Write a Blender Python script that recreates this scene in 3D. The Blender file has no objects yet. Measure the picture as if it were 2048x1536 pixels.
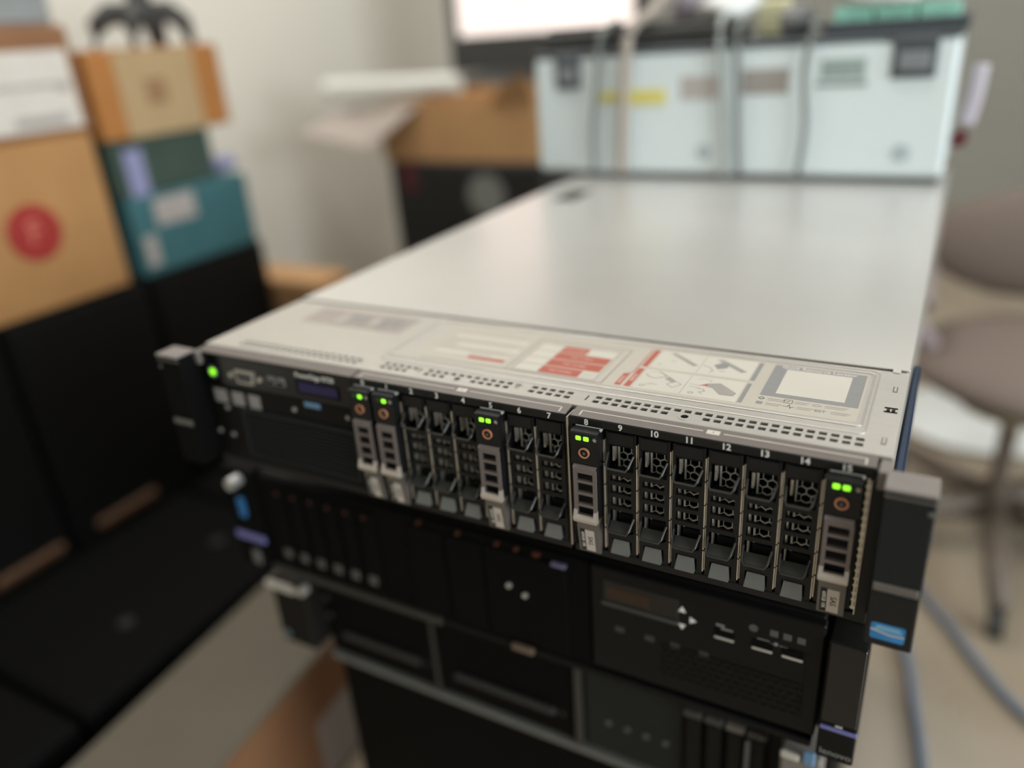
import bpy, math, random
from mathutils import Matrix, Vector

random.seed(7)
SC = bpy.context.scene
COL = SC.collection
FLOOR = 650.0          # mm: underside of the silver server above the floor

# ------------------------------------------------------------------ camera, light, exposure
cam_data = bpy.data.cameras.new('camera')
cam = bpy.data.objects.new('camera', cam_data)
COL.objects.link(cam)
Rc = ((0.87798128, 0.47381298, -0.06819187),
      (0.1405593, -0.39134684, -0.90944529),
      (-0.45759365, 0.78889094, -0.41019403))
cx, cy, cz = 0.43994451, -0.33046075, 0.26979671 + FLOOR / 1000
cam.matrix_world = Matrix(((Rc[0][0], -Rc[1][0], -Rc[2][0], cx),
                           (Rc[0][1], -Rc[1][1], -Rc[2][1], cy),
                           (Rc[0][2], -Rc[1][2], -Rc[2][2], cz),
                           (0, 0, 0, 1)))
cam_data.sensor_width = 36.0
cam_data.lens = 36.0 * 1570.94 / 2048
cam_data.clip_start = 0.01
cam_data.clip_end = 50
cam_data.dof.use_dof = True
cam_data.dof.focus_distance = 0.40
cam_data.dof.aperture_fstop = 2.0
SC.camera = cam

SC.view_settings.view_transform = 'Standard'
SC.view_settings.look = 'None'
SC.view_settings.gamma = 1.0
SC.view_settings.use_curve_mapping = False
SC.view_settings.exposure = 0.0

world = bpy.data.worlds.new('world')
SC.world = world
world.use_nodes = True
bg = world.node_tree.nodes['Background']
bg.inputs[0].default_value = (0.75, 0.85, 0.95, 1)
bg.inputs[1].default_value = 0.6


def area_light(name, loc, aim, sx, sy, power, col):
    d = bpy.data.lights.new(name, 'AREA')
    d.shape = 'RECTANGLE'
    d.size, d.size_y, d.energy, d.color = sx, sy, power, col
    o = bpy.data.objects.new(name, d)
    COL.objects.link(o)
    o.location = (loc[0], loc[1], loc[2] + FLOOR / 1000)
    o.rotation_euler = Vector(aim).to_track_quat('-Z', 'Y').to_euler()
    return o


# daylight through the window opening in the wall on the camera's right, and unseen ceiling lights, some added as fill
area_light('window_daylight', (2.62, -0.35, 0.58), (-1, 0.3, -0.05), 2.2, 1.0, 60, (0.9, 0.99, 1.0))
area_light('unseen_ceiling_light', (0.2, 0.2, 1.93), (0, 0, -1), 1.2, 0.3, 15, (1.0, 0.97, 0.93))  # unseen light added so the white case's front face is lit
area_light('unseen_ceiling_light', (-0.7, 1.1, 1.93), (0, 0, -1), 0.3, 1.2, 17, (1.0, 0.97, 0.93))  # unseen light added to brighten the upper cream wall
area_light('unseen_ceiling_light', (0.6, 2.7, 1.93), (0, 0, -1), 1.2, 0.3, 11, (1.0, 0.97, 0.93))


# ------------------------------------------------------------------ materials
def lin(c):
    return tuple(((v / 255) / 12.92 if v / 255 <= 0.04045 else ((v / 255 + 0.055) / 1.055) ** 2.4) for v in c) + (1.0,)


MATS = {}


def mat(name, rgb, rough=0.5, metal=0.0, var=0.06, scale=40.0, stretch=(1, 1, 1), bump=0.0, emit=0.0, spec=0.5,
        rvar=0.0, rgb2=None, coat=0.0):
    if name in MATS:
        return MATS[name]
    m = bpy.data.materials.new(name)
    m.use_nodes = True
    nt = m.node_tree
    p = nt.nodes['Principled BSDF']
    base = lin(rgb)
    p.inputs['Roughness'].default_value = rough
    p.inputs['Metallic'].default_value = metal
    p.inputs['Specular IOR Level'].default_value = spec
    if coat:
        p.inputs['Coat Weight'].default_value = coat
    if emit:
        p.inputs['Emission Color'].default_value = base
        p.inputs['Emission Strength'].default_value = emit
    tc = nt.nodes.new('ShaderNodeTexCoord')
    mp = nt.nodes.new('ShaderNodeMapping')
    mp.inputs['Scale'].default_value = stretch
    nz = nt.nodes.new('ShaderNodeTexNoise')
    nz.inputs['Scale'].default_value = scale
    nz.inputs['Detail'].default_value = 4
    nt.links.new(tc.outputs['Object'], mp.inputs['Vector'])
    nt.links.new(mp.outputs['Vector'], nz.inputs['Vector'])
    rp = nt.nodes.new('ShaderNodeValToRGB')
    c2 = lin(rgb2) if rgb2 else tuple(v * (1 + var) for v in base[:3]) + (1,)
    c1 = base if rgb2 else tuple(v * (1 - var) for v in base[:3]) + (1,)
    rp.color_ramp.elements[0].position = 0.32
    rp.color_ramp.elements[1].position = 0.68
    rp.color_ramp.elements[0].color = c1
    rp.color_ramp.elements[1].color = c2
    nt.links.new(nz.outputs['Fac'], rp.inputs['Fac'])
    nt.links.new(rp.outputs['Color'], p.inputs['Base Color'])
    if rvar:
        mr = nt.nodes.new('ShaderNodeMapRange')
        mr.inputs['To Min'].default_value = max(0.02, rough - rvar)
        mr.inputs['To Max'].default_value = min(1, rough + rvar)
        nt.links.new(nz.outputs['Fac'], mr.inputs['Value'])
        nt.links.new(mr.outputs['Result'], p.inputs['Roughness'])
    if bump:
        b = nt.nodes.new('ShaderNodeBump')
        b.inputs['Strength'].default_value = bump
        b.inputs['Distance'].default_value = 0.001
        nt.links.new(nz.outputs['Fac'], b.inputs['Height'])
        nt.links.new(b.outputs['Normal'], p.inputs['Normal'])
    MATS[name] = m
    return m


STEEL = mat('galvanised_steel', (188, 184, 178), 0.42, 0.55, 0.05, 30, (3, 60, 1), 0.04, rvar=0.06)
STEEL_LID = mat('worn_lid_steel', (220, 217, 214), 0.30, 0.62, 0.025, 7, (1, 1, 1), 0.0, rvar=0.035)
STEEL_IN = mat('bright_steel', (215, 208, 198), 0.3, 0.75, 0.08, 90, (1, 1, 1))
TAUPE = mat('taupe_plastic', (128, 121, 117), 0.5, 0.0, 0.04, 200, bump=0.03)
TAUPE_S = mat('strip_taupe', (106, 98, 93), 0.5, 0.0, 0.04, 200, bump=0.03)
TAUPE_D = mat('dark_taupe_plastic', (104, 98, 94), 0.45, 0.0, 0.04, 200)
TAUPE_H = mat('handle_taupe', (122, 112, 110), 0.38, 0.25, 0.04, 200)
BLACK = mat('black_plastic', (22, 23, 25), 0.42, 0.0, 0.08, 260, bump=0.03, spec=0.35)
BLACK_G = mat('gloss_black', (13, 14, 17), 0.16, 0.0, 0.05, 90)
BLACK_M = mat('matt_black_metal', (13, 13, 13), 0.55, 0.0, 0.12, 120, spec=0.2)
BLACK_D = mat('deep_black', (6, 6, 6), 0.75, 0.0, 0.1, 60, spec=0.12)
EAR_B = mat('ear_black', (31, 34, 35), 0.6, 0.0, 0.12, 700, bump=0.12, spec=0.25)
GREY_P = mat('grey_pad_plastic', (116, 117, 114), 0.4, 0.0, 0.05, 200)
WHITE_INK = mat('white_ink', (244, 243, 240), 0.6)
CREAM_INK = mat('cream_ink', (200, 192, 182), 0.6)
GREEN_LED = mat('green_led', (150, 255, 50), 0.4, emit=1.15, var=0.02)
LED_OFF = mat('unlit_led', (30, 60, 22), 0.3)
ORANGE = mat('copper_ring', (206, 140, 106), 0.45, 0.1)
LABEL_W = mat('label_white', (206, 196, 188), 0.55)
LABEL_S = mat('sheet_cream', (184, 177, 166), 0.5, 0.0, 0.03, 12)
RED_INK = mat('red_ink', (172, 88, 70), 0.55, 0.0, 0.05, 300)
GREY_INK = mat('grey_ink', (134, 134, 134), 0.5, 0.0, 0.03, 200)
GREY_INK2 = mat('dark_grey_ink', (104, 104, 104), 0.5)
PALE_INK = mat('pale_grey_ink', (176, 171, 164), 0.5)
LCD_BLUE = mat('lcd_blue', (24, 22, 78), 0.25)
BLUE_TAG = mat('blue_tag', (104, 142, 178), 0.45)
BLUE_STK = mat('blue_sticker', (46, 128, 190), 0.35, 0.0, 0.2, 60)
BLUE_STK2 = mat('blue_sticker_glow', (120, 172, 208), 0.35)
INK = mat('dark_ink', (50, 48, 48), 0.6)
GREY_STK = mat('grey_sticker', (150, 146, 146), 0.5, 0.0, 0.1, 300)
PURPLE = mat('lavender_plastic', (116, 116, 176), 0.5)
AMBER = mat('amber_lcd', (46, 27, 10), 0.3)
SILVER = mat('silver_pin', (205, 205, 203), 0.3, 0.5)
BLUE_P = mat('blue_plastic', (40, 104, 158), 0.4)
RAIL_BLUE = mat('rail_blue_steel', (34, 54, 80), 0.4, 0.3)
CARD = mat('cardboard', (186, 138, 88), 0.8, 0, 0.06, 14)
CARD_O = mat('orange_cardboard', (178, 118, 62), 0.8, 0, 0.06, 14)
CARD_B = mat('brown_cardboard', (150, 106, 74), 0.8, 0, 0.06, 14)
CARD_T = mat('tan_cardboard', (184, 142, 98), 0.8, 0, 0.06, 14)
TAPE = mat('packing_tape', (188, 160, 122), 0.35, 0, 0.05, 30)
PAPER = mat('paper_white', (226, 218, 210), 0.7, 0, 0.04, 30)
PAPER_G = mat('paper_grey', (178, 170, 166), 0.7, 0, 0.05, 60)
RED_P = mat('red_print', (168, 48, 44), 0.6)
PINK_P = mat('pink_print', (206, 110, 96), 0.6)
TEAL = mat('teal_card', (62, 110, 118), 0.6, 0, 0.08, 20)
DKGREEN = mat('dark_green_card', (58, 76, 68), 0.7, 0, 0.1, 20)
LILAC = mat('lilac_plastic', (150, 150, 190), 0.5)
WALL_L = mat('cream_paint', (226, 221, 210), 0.85, 0, 0.02, 3)
WALL_B = mat('grey_paint', (172, 171, 164), 0.85, 0, 0.02, 3)
CEIL = mat('ceiling_paint', (230, 228, 222), 0.9, 0, 0.02, 3)
FLOOR_M = mat('floor_vinyl', (172, 157, 138), 0.3, 0, 0.08, 5, rvar=0.08)
CASE_W = mat('ice_white_paint', (224, 234, 237), 0.35, 0, 0.02, 6)
CASE_D = mat('slate_plastic', (70, 76, 82), 0.5)
YELLOW = mat('yellow_tape', (222, 212, 120), 0.5)
GREY_C = mat('grey_cable', (112, 116, 114), 0.5)
BEIGE_C = mat('beige_cable', (168, 156, 146), 0.5)
TEAL_P = mat('mint_plastic', (140, 196, 180), 0.45, 0, 0.2, 30)
BAG_W = mat('white_plastic_film', (232, 234, 232), 0.3, 0, 0.04, 20)
BAG_P = mat('lilac_plastic_film', (196, 188, 200), 0.35, 0, 0.05, 20)
STRAW = mat('pale_yellow_foam', (224, 220, 180), 0.7)
MIDGREY = mat('mid_grey_plastic', (120, 120, 122), 0.5)
DKGREY = mat('dark_grey_plastic', (58, 58, 57), 0.55)
SCREEN = mat('lit_screen', (240, 226, 220), 0.3, emit=0.85, var=0.02)
SCREEN_R = mat('lit_screen_red', (232, 190, 186), 0.3, emit=0.75, var=0.02)
BRONZE = mat('bronze_bar', (84, 58, 38), 0.5, 0.3)
CHAIR = mat('taupe_fabric', (126, 112, 104), 0.85, 0, 0.08, 200)
CHAIR_D = mat('dark_taupe_frame', (112, 100, 90), 0.5)
CHAIR_P = mat('pale_lilac_arm', (172, 156, 160), 0.4)
BLUE_CBL = mat('blue_cable_jacket', (122, 134, 152), 0.5)
DKRED = mat('dark_red_plastic', (92, 34, 40), 0.5)
BOX_G = mat('greybeige_card', (98, 91, 79), 0.8, 0, 0.05, 12)


# ------------------------------------------------------------------ mesh builder (millimetres)
_TXT = {}


def text_geo(s, bold=0.0):
    key = (s, bold)
    if key not in _TXT:
        c = bpy.data.curves.new('txt', 'FONT')
        c.body = s
        c.size = 1.0
        c.align_x = 'CENTER'
        c.align_y = 'CENTER'
        c.offset = bold
        c.resolution_u = 3
        o = bpy.data.objects.new('txt', c)
        COL.objects.link(o)
        bpy.context.view_layer.update()
        me = o.evaluated_get(bpy.context.evaluated_depsgraph_get()).to_mesh()
        _TXT[key] = ([v.co.copy() for v in me.vertices], [tuple(p.vertices) for p in me.polygons])
        bpy.data.objects.remove(o)
        bpy.data.curves.remove(c)
    return _TXT[key]


class B:
    def __init__(self):
        self.v, self.f, self.m = [], [], []

    def add(self, vs, fs, mi=0):
        n = len(self.v)
        self.v += [tuple(p) for p in vs]
        for f in fs:
            self.f.append(tuple(n + i for i in f))
            self.m.append(mi)
        return self

    def poly(self, pts, mi=0):
        return self.add(pts, [tuple(range(len(pts)))], mi)

    def box(self, x0, x1, y0, y1, z0, z1, mi=0, bev=0.0):
        if bev <= 0:
            vs = [(x, y, z) for x in (x0, x1) for y in (y0, y1) for z in (z0, z1)]
            fs = [(0, 1, 3, 2), (4, 6, 7, 5), (0, 4, 5, 1), (2, 3, 7, 6), (0, 2, 6, 4), (1, 5, 7, 3)]
            return self.add(vs, fs, mi)
        b = min(bev, (x1 - x0) * .45, (y1 - y0) * .45, (z1 - z0) * .45)
        vs, idx = [], {}
        for i, (X, sx) in enumerate(((x0, 1), (x1, -1))):
            for j, (Y, sy) in enumerate(((y0, 1), (y1, -1))):
                for k, (Z, sz) in enumerate(((z0, 1), (z1, -1))):
                    idx[i, j, k] = len(vs)
                    vs += [(X, Y + sy * b, Z + sz * b), (X + sx * b, Y, Z + sz * b), (X + sx * b, Y + sy * b, Z)]
        fs = []
        for i in (0, 1):
            q = [idx[i, 0, 0], idx[i, 0, 1], idx[i, 1, 1], idx[i, 1, 0]]
            fs.append(q if i == 0 else q[::-1])
            q = [idx[0, i, 0] + 1, idx[1, i, 0] + 1, idx[1, i, 1] + 1, idx[0, i, 1] + 1]
            fs.append(q if i == 0 else q[::-1])
            q = [idx[0, 0, i] + 2, idx[0, 1, i] + 2, idx[1, 1, i] + 2, idx[1, 0, i] + 2]
            fs.append(q if i == 0 else q[::-1])
        for a in (0, 1):
            for c in (0, 1):
                fs.append([idx[a, c, 0], idx[a, c, 1], idx[a, c, 1] + 1, idx[a, c, 0] + 1][::1 if a != c else -1])
                fs.append([idx[a, 0, c], idx[a, 1, c], idx[a, 1, c] + 2, idx[a, 0, c] + 2][::-1 if a != c else 1])
                fs.append([idx[0, a, c] + 1, idx[1, a, c] + 1, idx[1, a, c] + 2, idx[0, a, c] + 2][::1 if a != c else -1])
        for (i, j, k), n in idx.items():
            t = (n, n + 1, n + 2)
            fs.append(t if (i + j + k) % 2 == 1 else t[::-1])
        return self.add(vs, fs, mi)

    def prism(self, pts, axis, a, b, mi=0):
        """pts: polygon in the two other axes (x,y | x,z | y,z order); extruded along axis from a to b."""
        def P(u, v, w):
            return {'x': (w, u, v), 'y': (u, w, v), 'z': (u, v, w)}[axis]
        n = len(pts)
        vs = [P(u, v, a) for u, v in pts] + [P(u, v, b) for u, v in pts]
        fs = [tuple(range(n))[::-1], tuple(range(n, 2 * n))]
        fs += [(i, (i + 1) % n, n + (i + 1) % n, n + i) for i in range(n)]
        return self.add(vs, fs, mi)

    def cyl(self, c, r, h, axis='y', n=16, mi=0, r2=None):
        r2 = r if r2 is None else r2
        vs = []
        for rr, w in ((r, 0), (r2, h)):
            for i in range(n):
                a = 2 * math.pi * i / n
                u, v = rr * math.cos(a), rr * math.sin(a)
                vs.append({'x': (c[0] + w, c[1] + u, c[2] + v), 'y': (c[0] + u, c[1] + w, c[2] + v),
                           'z': (c[0] + u, c[1] + v, c[2] + w)}[axis])
        fs = [tuple(range(n)), tuple(range(n, 2 * n))] + [(i, (i + 1) % n, n + (i + 1) % n, n + i) for i in range(n)]
        return self.add(vs, fs, mi)

    def ring(self, c, ro, ri, h, axis='y', n=24, mi=0):
        vs = []
        for rr, w in ((ro, 0), (ri, 0), (ri, h), (ro, h)):
            for i in range(n):
                a = 2 * math.pi * i / n
                u, v = rr * math.cos(a), rr * math.sin(a)
                vs.append({'x': (c[0] + w, c[1] + u, c[2] + v), 'y': (c[0] + u, c[1] + w, c[2] + v),
                           'z': (c[0] + u, c[1] + v, c[2] + w)}[axis])
        fs = []
        for k in range(4):
            for i in range(n):
                fs.append((k * n + i, k * n + (i + 1) % n, ((k + 1) % 4) * n + (i + 1) % n, ((k + 1) % 4) * n + i))
        return self.add(vs, fs, mi)

    def tube(self, path, r, n=8, mi=0, closed=False):
        path = [Vector(p) for p in path]
        vs, fs = [], []
        K = len(path)
        for i, p in enumerate(path):
            rr = r[i] if isinstance(r, (list, tuple)) else r
            if closed:
                d = path[(i + 1) % K] - path[i - 1]
            else:
                d = path[min(i + 1, K - 1)] - path[max(i - 1, 0)]
            d.normalize()
            up = Vector((0, 0, 1)) if abs(d.z) < 0.9 else Vector((0, 1, 0))
            s = d.cross(up).normalized()
            t = s.cross(d)
            for k in range(n):
                a = 2 * math.pi * k / n
                vs.append(p + s * (rr * math.cos(a)) + t * (rr * math.sin(a)))
        for i in range(K if closed else K - 1):
            j = (i + 1) % K
            for k in range(n):
                fs.append((i * n + k, i * n + (k + 1) % n, j * n + (k + 1) % n, j * n + k))
        if not closed:
            fs += [tuple(range(n)), tuple(range((K - 1) * n, K * n))]
        return self.add(vs, fs, mi)

    def plate(self, u0, u1, v0, v1, holes, w0, w1, axis='y', mi=0, mi_wall=None):
        """plate in the two axes other than `axis`, with rectangular holes (u0,u1,v0,v1)."""
        us = sorted({u0, u1} | {h[0] for h in holes} | {h[1] for h in holes})
        vs_ = sorted({v0, v1} | {h[2] for h in holes} | {h[3] for h in holes})

        def P(u, v, w):
            return {'x': (w, u, v), 'y': (u, w, v), 'z': (u, v, w)}[axis]
        nu, nv = len(us) - 1, len(vs_) - 1
        solid = [[True] * nv for _ in range(nu)]
        for i in range(nu):
            for j in range(nv):
                mu, mv = (us[i] + us[i + 1]) / 2, (vs_[j] + vs_[j + 1]) / 2
                if any(h[0] < mu < h[1] and h[2] < mv < h[3] for h in holes):
                    solid[i][j] = False
        wall = mi if mi_wall is None else mi_wall
        S = lambda i, j: 0 <= i < nu and 0 <= j < nv and solid[i][j]
        for i in range(nu):
            j = 0
            while j < nv:
                if not solid[i][j]:
                    j += 1
                    continue
                a, b, c, d = us[i], us[i + 1], vs_[j], vs_[j + 1]
                self.poly([P(a, c, w0), P(b, c, w0), P(b, d, w0), P(a, d, w0)], mi)
                self.poly([P(a, c, w1), P(b, c, w1), P(b, d, w1), P(a, d, w1)], mi)
                if not S(i - 1, j):
                    self.poly([P(a, c, w0), P(a, d, w0), P(a, d, w1), P(a, c, w1)], wall)
                if not S(i + 1, j):
                    self.poly([P(b, c, w0), P(b, d, w0), P(b, d, w1), P(b, c, w1)], wall)
                if not S(i, j - 1):
                    self.poly([P(a, c, w0), P(b, c, w0), P(b, c, w1), P(a, c, w1)], wall)
                if not S(i, j + 1):
                    self.poly([P(a, d, w0), P(b, d, w0), P(b, d, w1), P(a, d, w1)], wall)
                j += 1
        return self

    def hexmesh(self, x0, x1, z0, z1, y, cell=4.0, web=0.75, depth=0.8, mi=0):
        R = cell / math.sqrt(3)
        ri = R * (1 - web / cell)
        row, z = 0, z0
        while z < z1 + R:
            x = x0 + (cell / 2 if row % 2 else 0)
            while x < x1 + cell / 2:
                o = [(x + R * math.sin(k * math.pi / 3), z + R * math.cos(k * math.pi / 3)) for k in range(6)]
                q = [(x + ri * math.sin(k * math.pi / 3), z + ri * math.cos(k * math.pi / 3)) for k in range(6)]
                vs = [(a, y, b) for a, b in o] + [(a, y, b) for a, b in q] + [(a, y + depth, b) for a, b in q]
                fs = []
                for k in range(6):
                    n = (k + 1) % 6
                    fs += [(k, n, 6 + n, 6 + k), (6 + k, 6 + n, 12 + n, 12 + k)]
                self.add(vs, fs, mi)
                x += cell
            z += R * 1.5
            row += 1
        return self

    def text(self, s, size, M, mi=0, bold=0.0):
        vs, fs = text_geo(s, bold)
        return self.add([M @ (v * size) for v in vs], fs, mi)

    def blob(self, c, rx, ry, rz, seed=1, rough=0.25, nu=18, nv=10, mi=0):
        rnd = random.Random(seed)
        ph = [(rnd.uniform(0, 6.28), rnd.randint(2, 5), rnd.randint(1, 4), rnd.uniform(.3, 1)) for _ in range(7)]
        vs, fs = [], []
        for j in range(nv + 1):
            t = math.pi * j / nv
            for i in range(nu):
                p = 2 * math.pi * i / nu
                k = 1 + rough * sum(a * math.sin(m * p + f) * math.sin(n * t + f) for f, m, n, a in ph) / 3 * math.sin(t)
                z = math.cos(t) * k
                vs.append((c[0] + rx * k * math.sin(t) * math.cos(p), c[1] + ry * k * math.sin(t) * math.sin(p),
                           c[2] + rz * max(z, -0.85)))
        for j in range(nv):
            for i in range(nu):
                fs.append((j * nu + i, j * nu + (i + 1) % nu, (j + 1) * nu + (i + 1) % nu, (j + 1) * nu + i))
        return self.add(vs, fs, mi)

    def mesh(self, name, mats, smooth=False):
        me = bpy.data.meshes.new(name)
        me.from_pydata([(a / 1000, b / 1000, c / 1000) for a, b, c in self.v], [], self.f)
        for m in (mats if isinstance(mats, (list, tuple)) else [mats]):
            me.materials.append(m)
        me.polygons.foreach_set('material_index', self.m)
        import bmesh
        bm = bmesh.new()
        bm.from_mesh(me)
        bmesh.ops.remove_doubles(bm, verts=bm.verts, dist=1e-6)
        bmesh.ops.recalc_face_normals(bm, faces=bm.faces)
        bm.to_mesh(me)
        bm.free()
        if smooth:
            me.polygons.foreach_set('use_smooth', [True] * len(me.polygons))
        me.update()
        return me


def props(o, label=None, cat=None, group=None, kind=None):
    if label:
        o['label'] = label
    if cat:
        o['category'] = cat
    if group:
        o['group'] = group
    if kind:
        o['kind'] = kind
    return o


def link(name, data, parent=None, M=None):
    o = bpy.data.objects.new(name, data)
    COL.objects.link(o)
    if parent is not None:
        o.parent = parent
    if M is not None:
        o.matrix_basis = M
    return o


def T(x=0, y=0, z=0, rz=0.0):
    """placement in server millimetres (z measured from the silver server's underside)."""
    return Matrix.Translation((x / 1000, y / 1000, (z + FLOOR) / 1000)) @ Matrix.Rotation(rz, 4, 'Z')


def L(x=0, y=0, z=0, rz=0.0):
    return Matrix.Translation((x / 1000, y / 1000, z / 1000)) @ Matrix.Rotation(rz, 4, 'Z')


def thing(name, label, cat, M, group=None):
    return props(link(name, None, None, M), label, cat, group)


def single(name, b, mats, label, cat, M, group=None, smooth=False):
    return props(link(name, b.mesh(name, mats, smooth), None, M), label, cat, group)


def part(name, b, mats, parent, M=None, label=None, smooth=False, kind=None):
    return props(link(name, b.mesh(name, mats, smooth), parent, M), label, None, None, kind)


# ------------------------------------------------------------------ the room
def struct(name, b, m):
    return props(link(name, b.mesh(name, m), None, T()), kind='structure')


RX0, RX1, RY0, RY1, RZ0, RZ1 = -1250, 2600, -2200, 4000, -650, 1950
struct('floor', B().box(RX0 - 100, RX1 + 100, RY0 - 100, RY1 + 100, RZ0 - 60, RZ0), FLOOR_M)
struct('ceiling', B().box(RX0 - 100, RX1 + 100, RY0 - 100, RY1 + 100, RZ1, RZ1 + 60), CEIL)
struct('wall_left', B().box(RX0 - 100, RX0, RY0 - 100, RY1 + 100, RZ0, RZ1), WALL_L)
struct('wall_back', B().box(RX0, RX1, RY1, RY1 + 100, RZ0, RZ1), WALL_B)
struct('wall_front', B().box(RX0, RX1, RY0 - 100, RY0, RZ0, RZ1), WALL_B)
struct('wall_right', B().plate(RY0 - 100, RY1 + 100, RZ0, RZ1, [(-1500, 800, 60, 1120)], RX1, RX1 + 100, 'x'), WALL_B)
struct('baseboard_back', B().box(RX0, RX1, RY1 - 14, RY1, RZ0, RZ0 + 90, bev=4), WALL_B)

# ------------------------------------------------------------------ silver two-unit server
SV = thing('rack_server', 'silver-lidded rack server with lit green drive lights, topmost of the stack', 'server', T(),
           'rack servers in the stack')
X0, PITCH, GAP = 144.8, 17.8, 4.5
slot_x = [X0 + PITCH * i + (GAP if i > 7 else 0) for i in range(16)]

# tray of sheet steel, open at the top under the lid
b = B()
b.box(0, 434, 14, 730, 0.5, 2)
b.box(0, 1.4, 12, 730, 2, 85.4)
b.box(432.6, 434, 12, 730, 2, 85.4)
b.box(1.4, 432.6, 728.6, 730, 2, 85.4)
b.box(1.4, 432.6, 40, 41, 2, 84)
b.box(1.4, 432.6, 12.2, 19.2, 77.5, 78.2)
part('chassis', b, STEEL, SV)
b = B().box(434.2, 438.6, 16, 172, 20, 66, bev=1.2)
part('slide_rail', b, RAIL_BLUE, SV, label='dark blue slide rail on the flank')

# perforated front part of the lid
holes = []
for x_a, n, skip_front, skip_back in ((288.9, 25, (8, 9, 10), ()), (147.6, 24, (4, 5, 9, 10, 11, 17, 18), (5, 18)), (28.0, 19, (), ())):
    for k in range(n):
        xx = x_a + 5.41 * k
        if k not in skip_back:
            holes.append((xx - 1.85, xx + 1.85, 20.4, 23.4))
        if k not in skip_front:
            holes.append((xx - 1.85, xx + 1.85, 15.2, 18.2))
for xx in (129.3, 282.9):
    holes.append((xx - 0.5, xx + 0.5, 16.5, 22.5))
holes.append((426.6, 428.2, 56.0, 59.0))
holes.append((429.0, 430.6, 56.0, 59.0))
b = B().plate(0.3, 433.7, 10.2, 106.4, holes, 85.6, 86.8, 'z')
# embossed border of the label field, and the bead along the perforation
def rrect(x0, x1, y0, y1, r, z, n=5):
    pts = []
    for (a, c, s) in ((x1 - r, y0 + r, -90), (x1 - r, y1 - r, 0), (x0 + r, y1 - r, 90), (x0 + r, y0 + r, 180)):
        for k in range(n + 1):
            t = math.radians(s + 90 * k / n)
            pts.append((a + r * math.cos(t), c + r * math.sin(t), z))
    return pts
b.tube(rrect(138, 417.6, 34.5, 100.0, 3, 86.85), 0.55, 8, 0, True)
b.tube(rrect(138, 420, 27.2, 103.5, 3.5, 86.8), 0.5, 8, 0, True)
b.box(0.3, 433.7, 9.6, 10.4, 84.6, 86.8, bev=.3)
b.box(431.8, 433.9, 11, 108, 80, 86.7, bev=.6)
LID = part('service_panel', b, STEEL, SV)
for xx, yy in ((337.7, 15.8), (202.0, 16.6)):
    part('screw_seat', B().ring((xx, yy, 86.7), 3.6, 2.0, 0.35, 'z').cyl((xx, yy, 86.72), 1.9, 0.2, 'z', 16, 1), [STEEL, BLACK_D], SV)
for xx, yy in ((240.6, 20.2), (173.8, 20.4)):
    q = B().ring((xx, yy, 86.8), 2.6, 1.9, 0.4, 'z').cyl((xx, yy, 86.8), 1.9, 0.15, 'z', 16, 1)
    q.box(xx - 1.5, xx + 1.5, yy - .25, yy + .25, 86.9, 87.05, 0)
    part('screw', q, [STEEL_IN, GREY_INK2], SV)
for yy in (23.8, 83.1):
    q = B().ring((428.6, yy, 86.7), 1.0, 0.6, 0.5, 'z', 10)
    part('punched_tab', B().box(427.5, 429.7, yy - 3.6, yy + 3.6, 86.8, 86.95, 0, .05).box(428.0, 429.2, yy - 3, yy + 3, 86.9, 87.2, 1, .1),
         [GREY_INK2, STEEL], SV)
part('punched_tab', B().box(425.6, 431.6, 54.6, 55.9, 86.8, 86.95).box(425.6, 431.6, 59.1, 60.4, 86.8, 86.95), BLACK_D, SV)

# rear part of the lid, one step higher
b = B().box(0, 434, 109.2, 730, 85.2, 87.6, bev=0.5)
b.box(425.5, 429.5, 104.5, 109.4, 86.7, 87.7, bev=.4)
part('cover_plate', b, STEEL_LID, SV)
part('seam_shade', B().box(8, 424, 106.5, 109.1, 84, 86.5), mat('seam_shade_brown', (62, 50, 42), .7, spec=.1), SV)  # dark strip painting in the shadow line under the lid's step
b = B().box(34, 62, 492, 546, 87.4, 88.2, 0, .3).box(40, 56, 499, 539, 88.1, 90.5, 1, 1.2)
part('cover_latch', b, [BLACK_M, mat('latch_brown', (70, 58, 54), .5)], SV)

# bezel strip (taupe) and black number band
b = B()
b.prism([(9.6, 84), (9.6, 86.6), (0.2, 85.4), (0.2, 84)], 'x', 2, 135.6)
part('bezel_strip', b, TAUPE_S, SV)
for xa, xb, xm in ((137, 278.8, 212), (281.8, 428, 355.0)):
    b = B().prism([(9.6, 84), (9.6, 86.6), (0.2, 85.4), (0.2, 84)], 'x', xa, xb)
    st = part('bezel_strip', b, TAUPE_S, SV)
    z = lambda y: 85.4 + (y - .2) / 9.4 * 1.2 + 0.04
    ln = B()
    def flat(xa_, xb_, ya, yb, mi=0):
        ln.poly([(xa_, ya, z(ya)), (xb_, ya, z(ya)), (xb_, yb, z(yb)), (xa_, yb, z(yb))], mi)
    flat(xa + 4, xm - 5, 5.6, 6.2)
    flat(xm + 5, xb - 4, 5.6, 6.2)
    flat(xa + 4, xa + 4.8, 1.6, 6.2)
    flat(xb - 4.8, xb - 4, 1.6, 6.2)
    flat(xm - 3.2, xm + 3.2, 4.2, 7.6)
    Mt = Matrix.Translation((xm, 5.9, z(5.9) + .05)) @ Matrix.Rotation(math.atan(1.2 / 9.4), 4, 'X')
    ln.text('1', 2.6, Mt, 1, 0)
    part('printed_line', ln, [CREAM_INK, INK], st)

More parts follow.
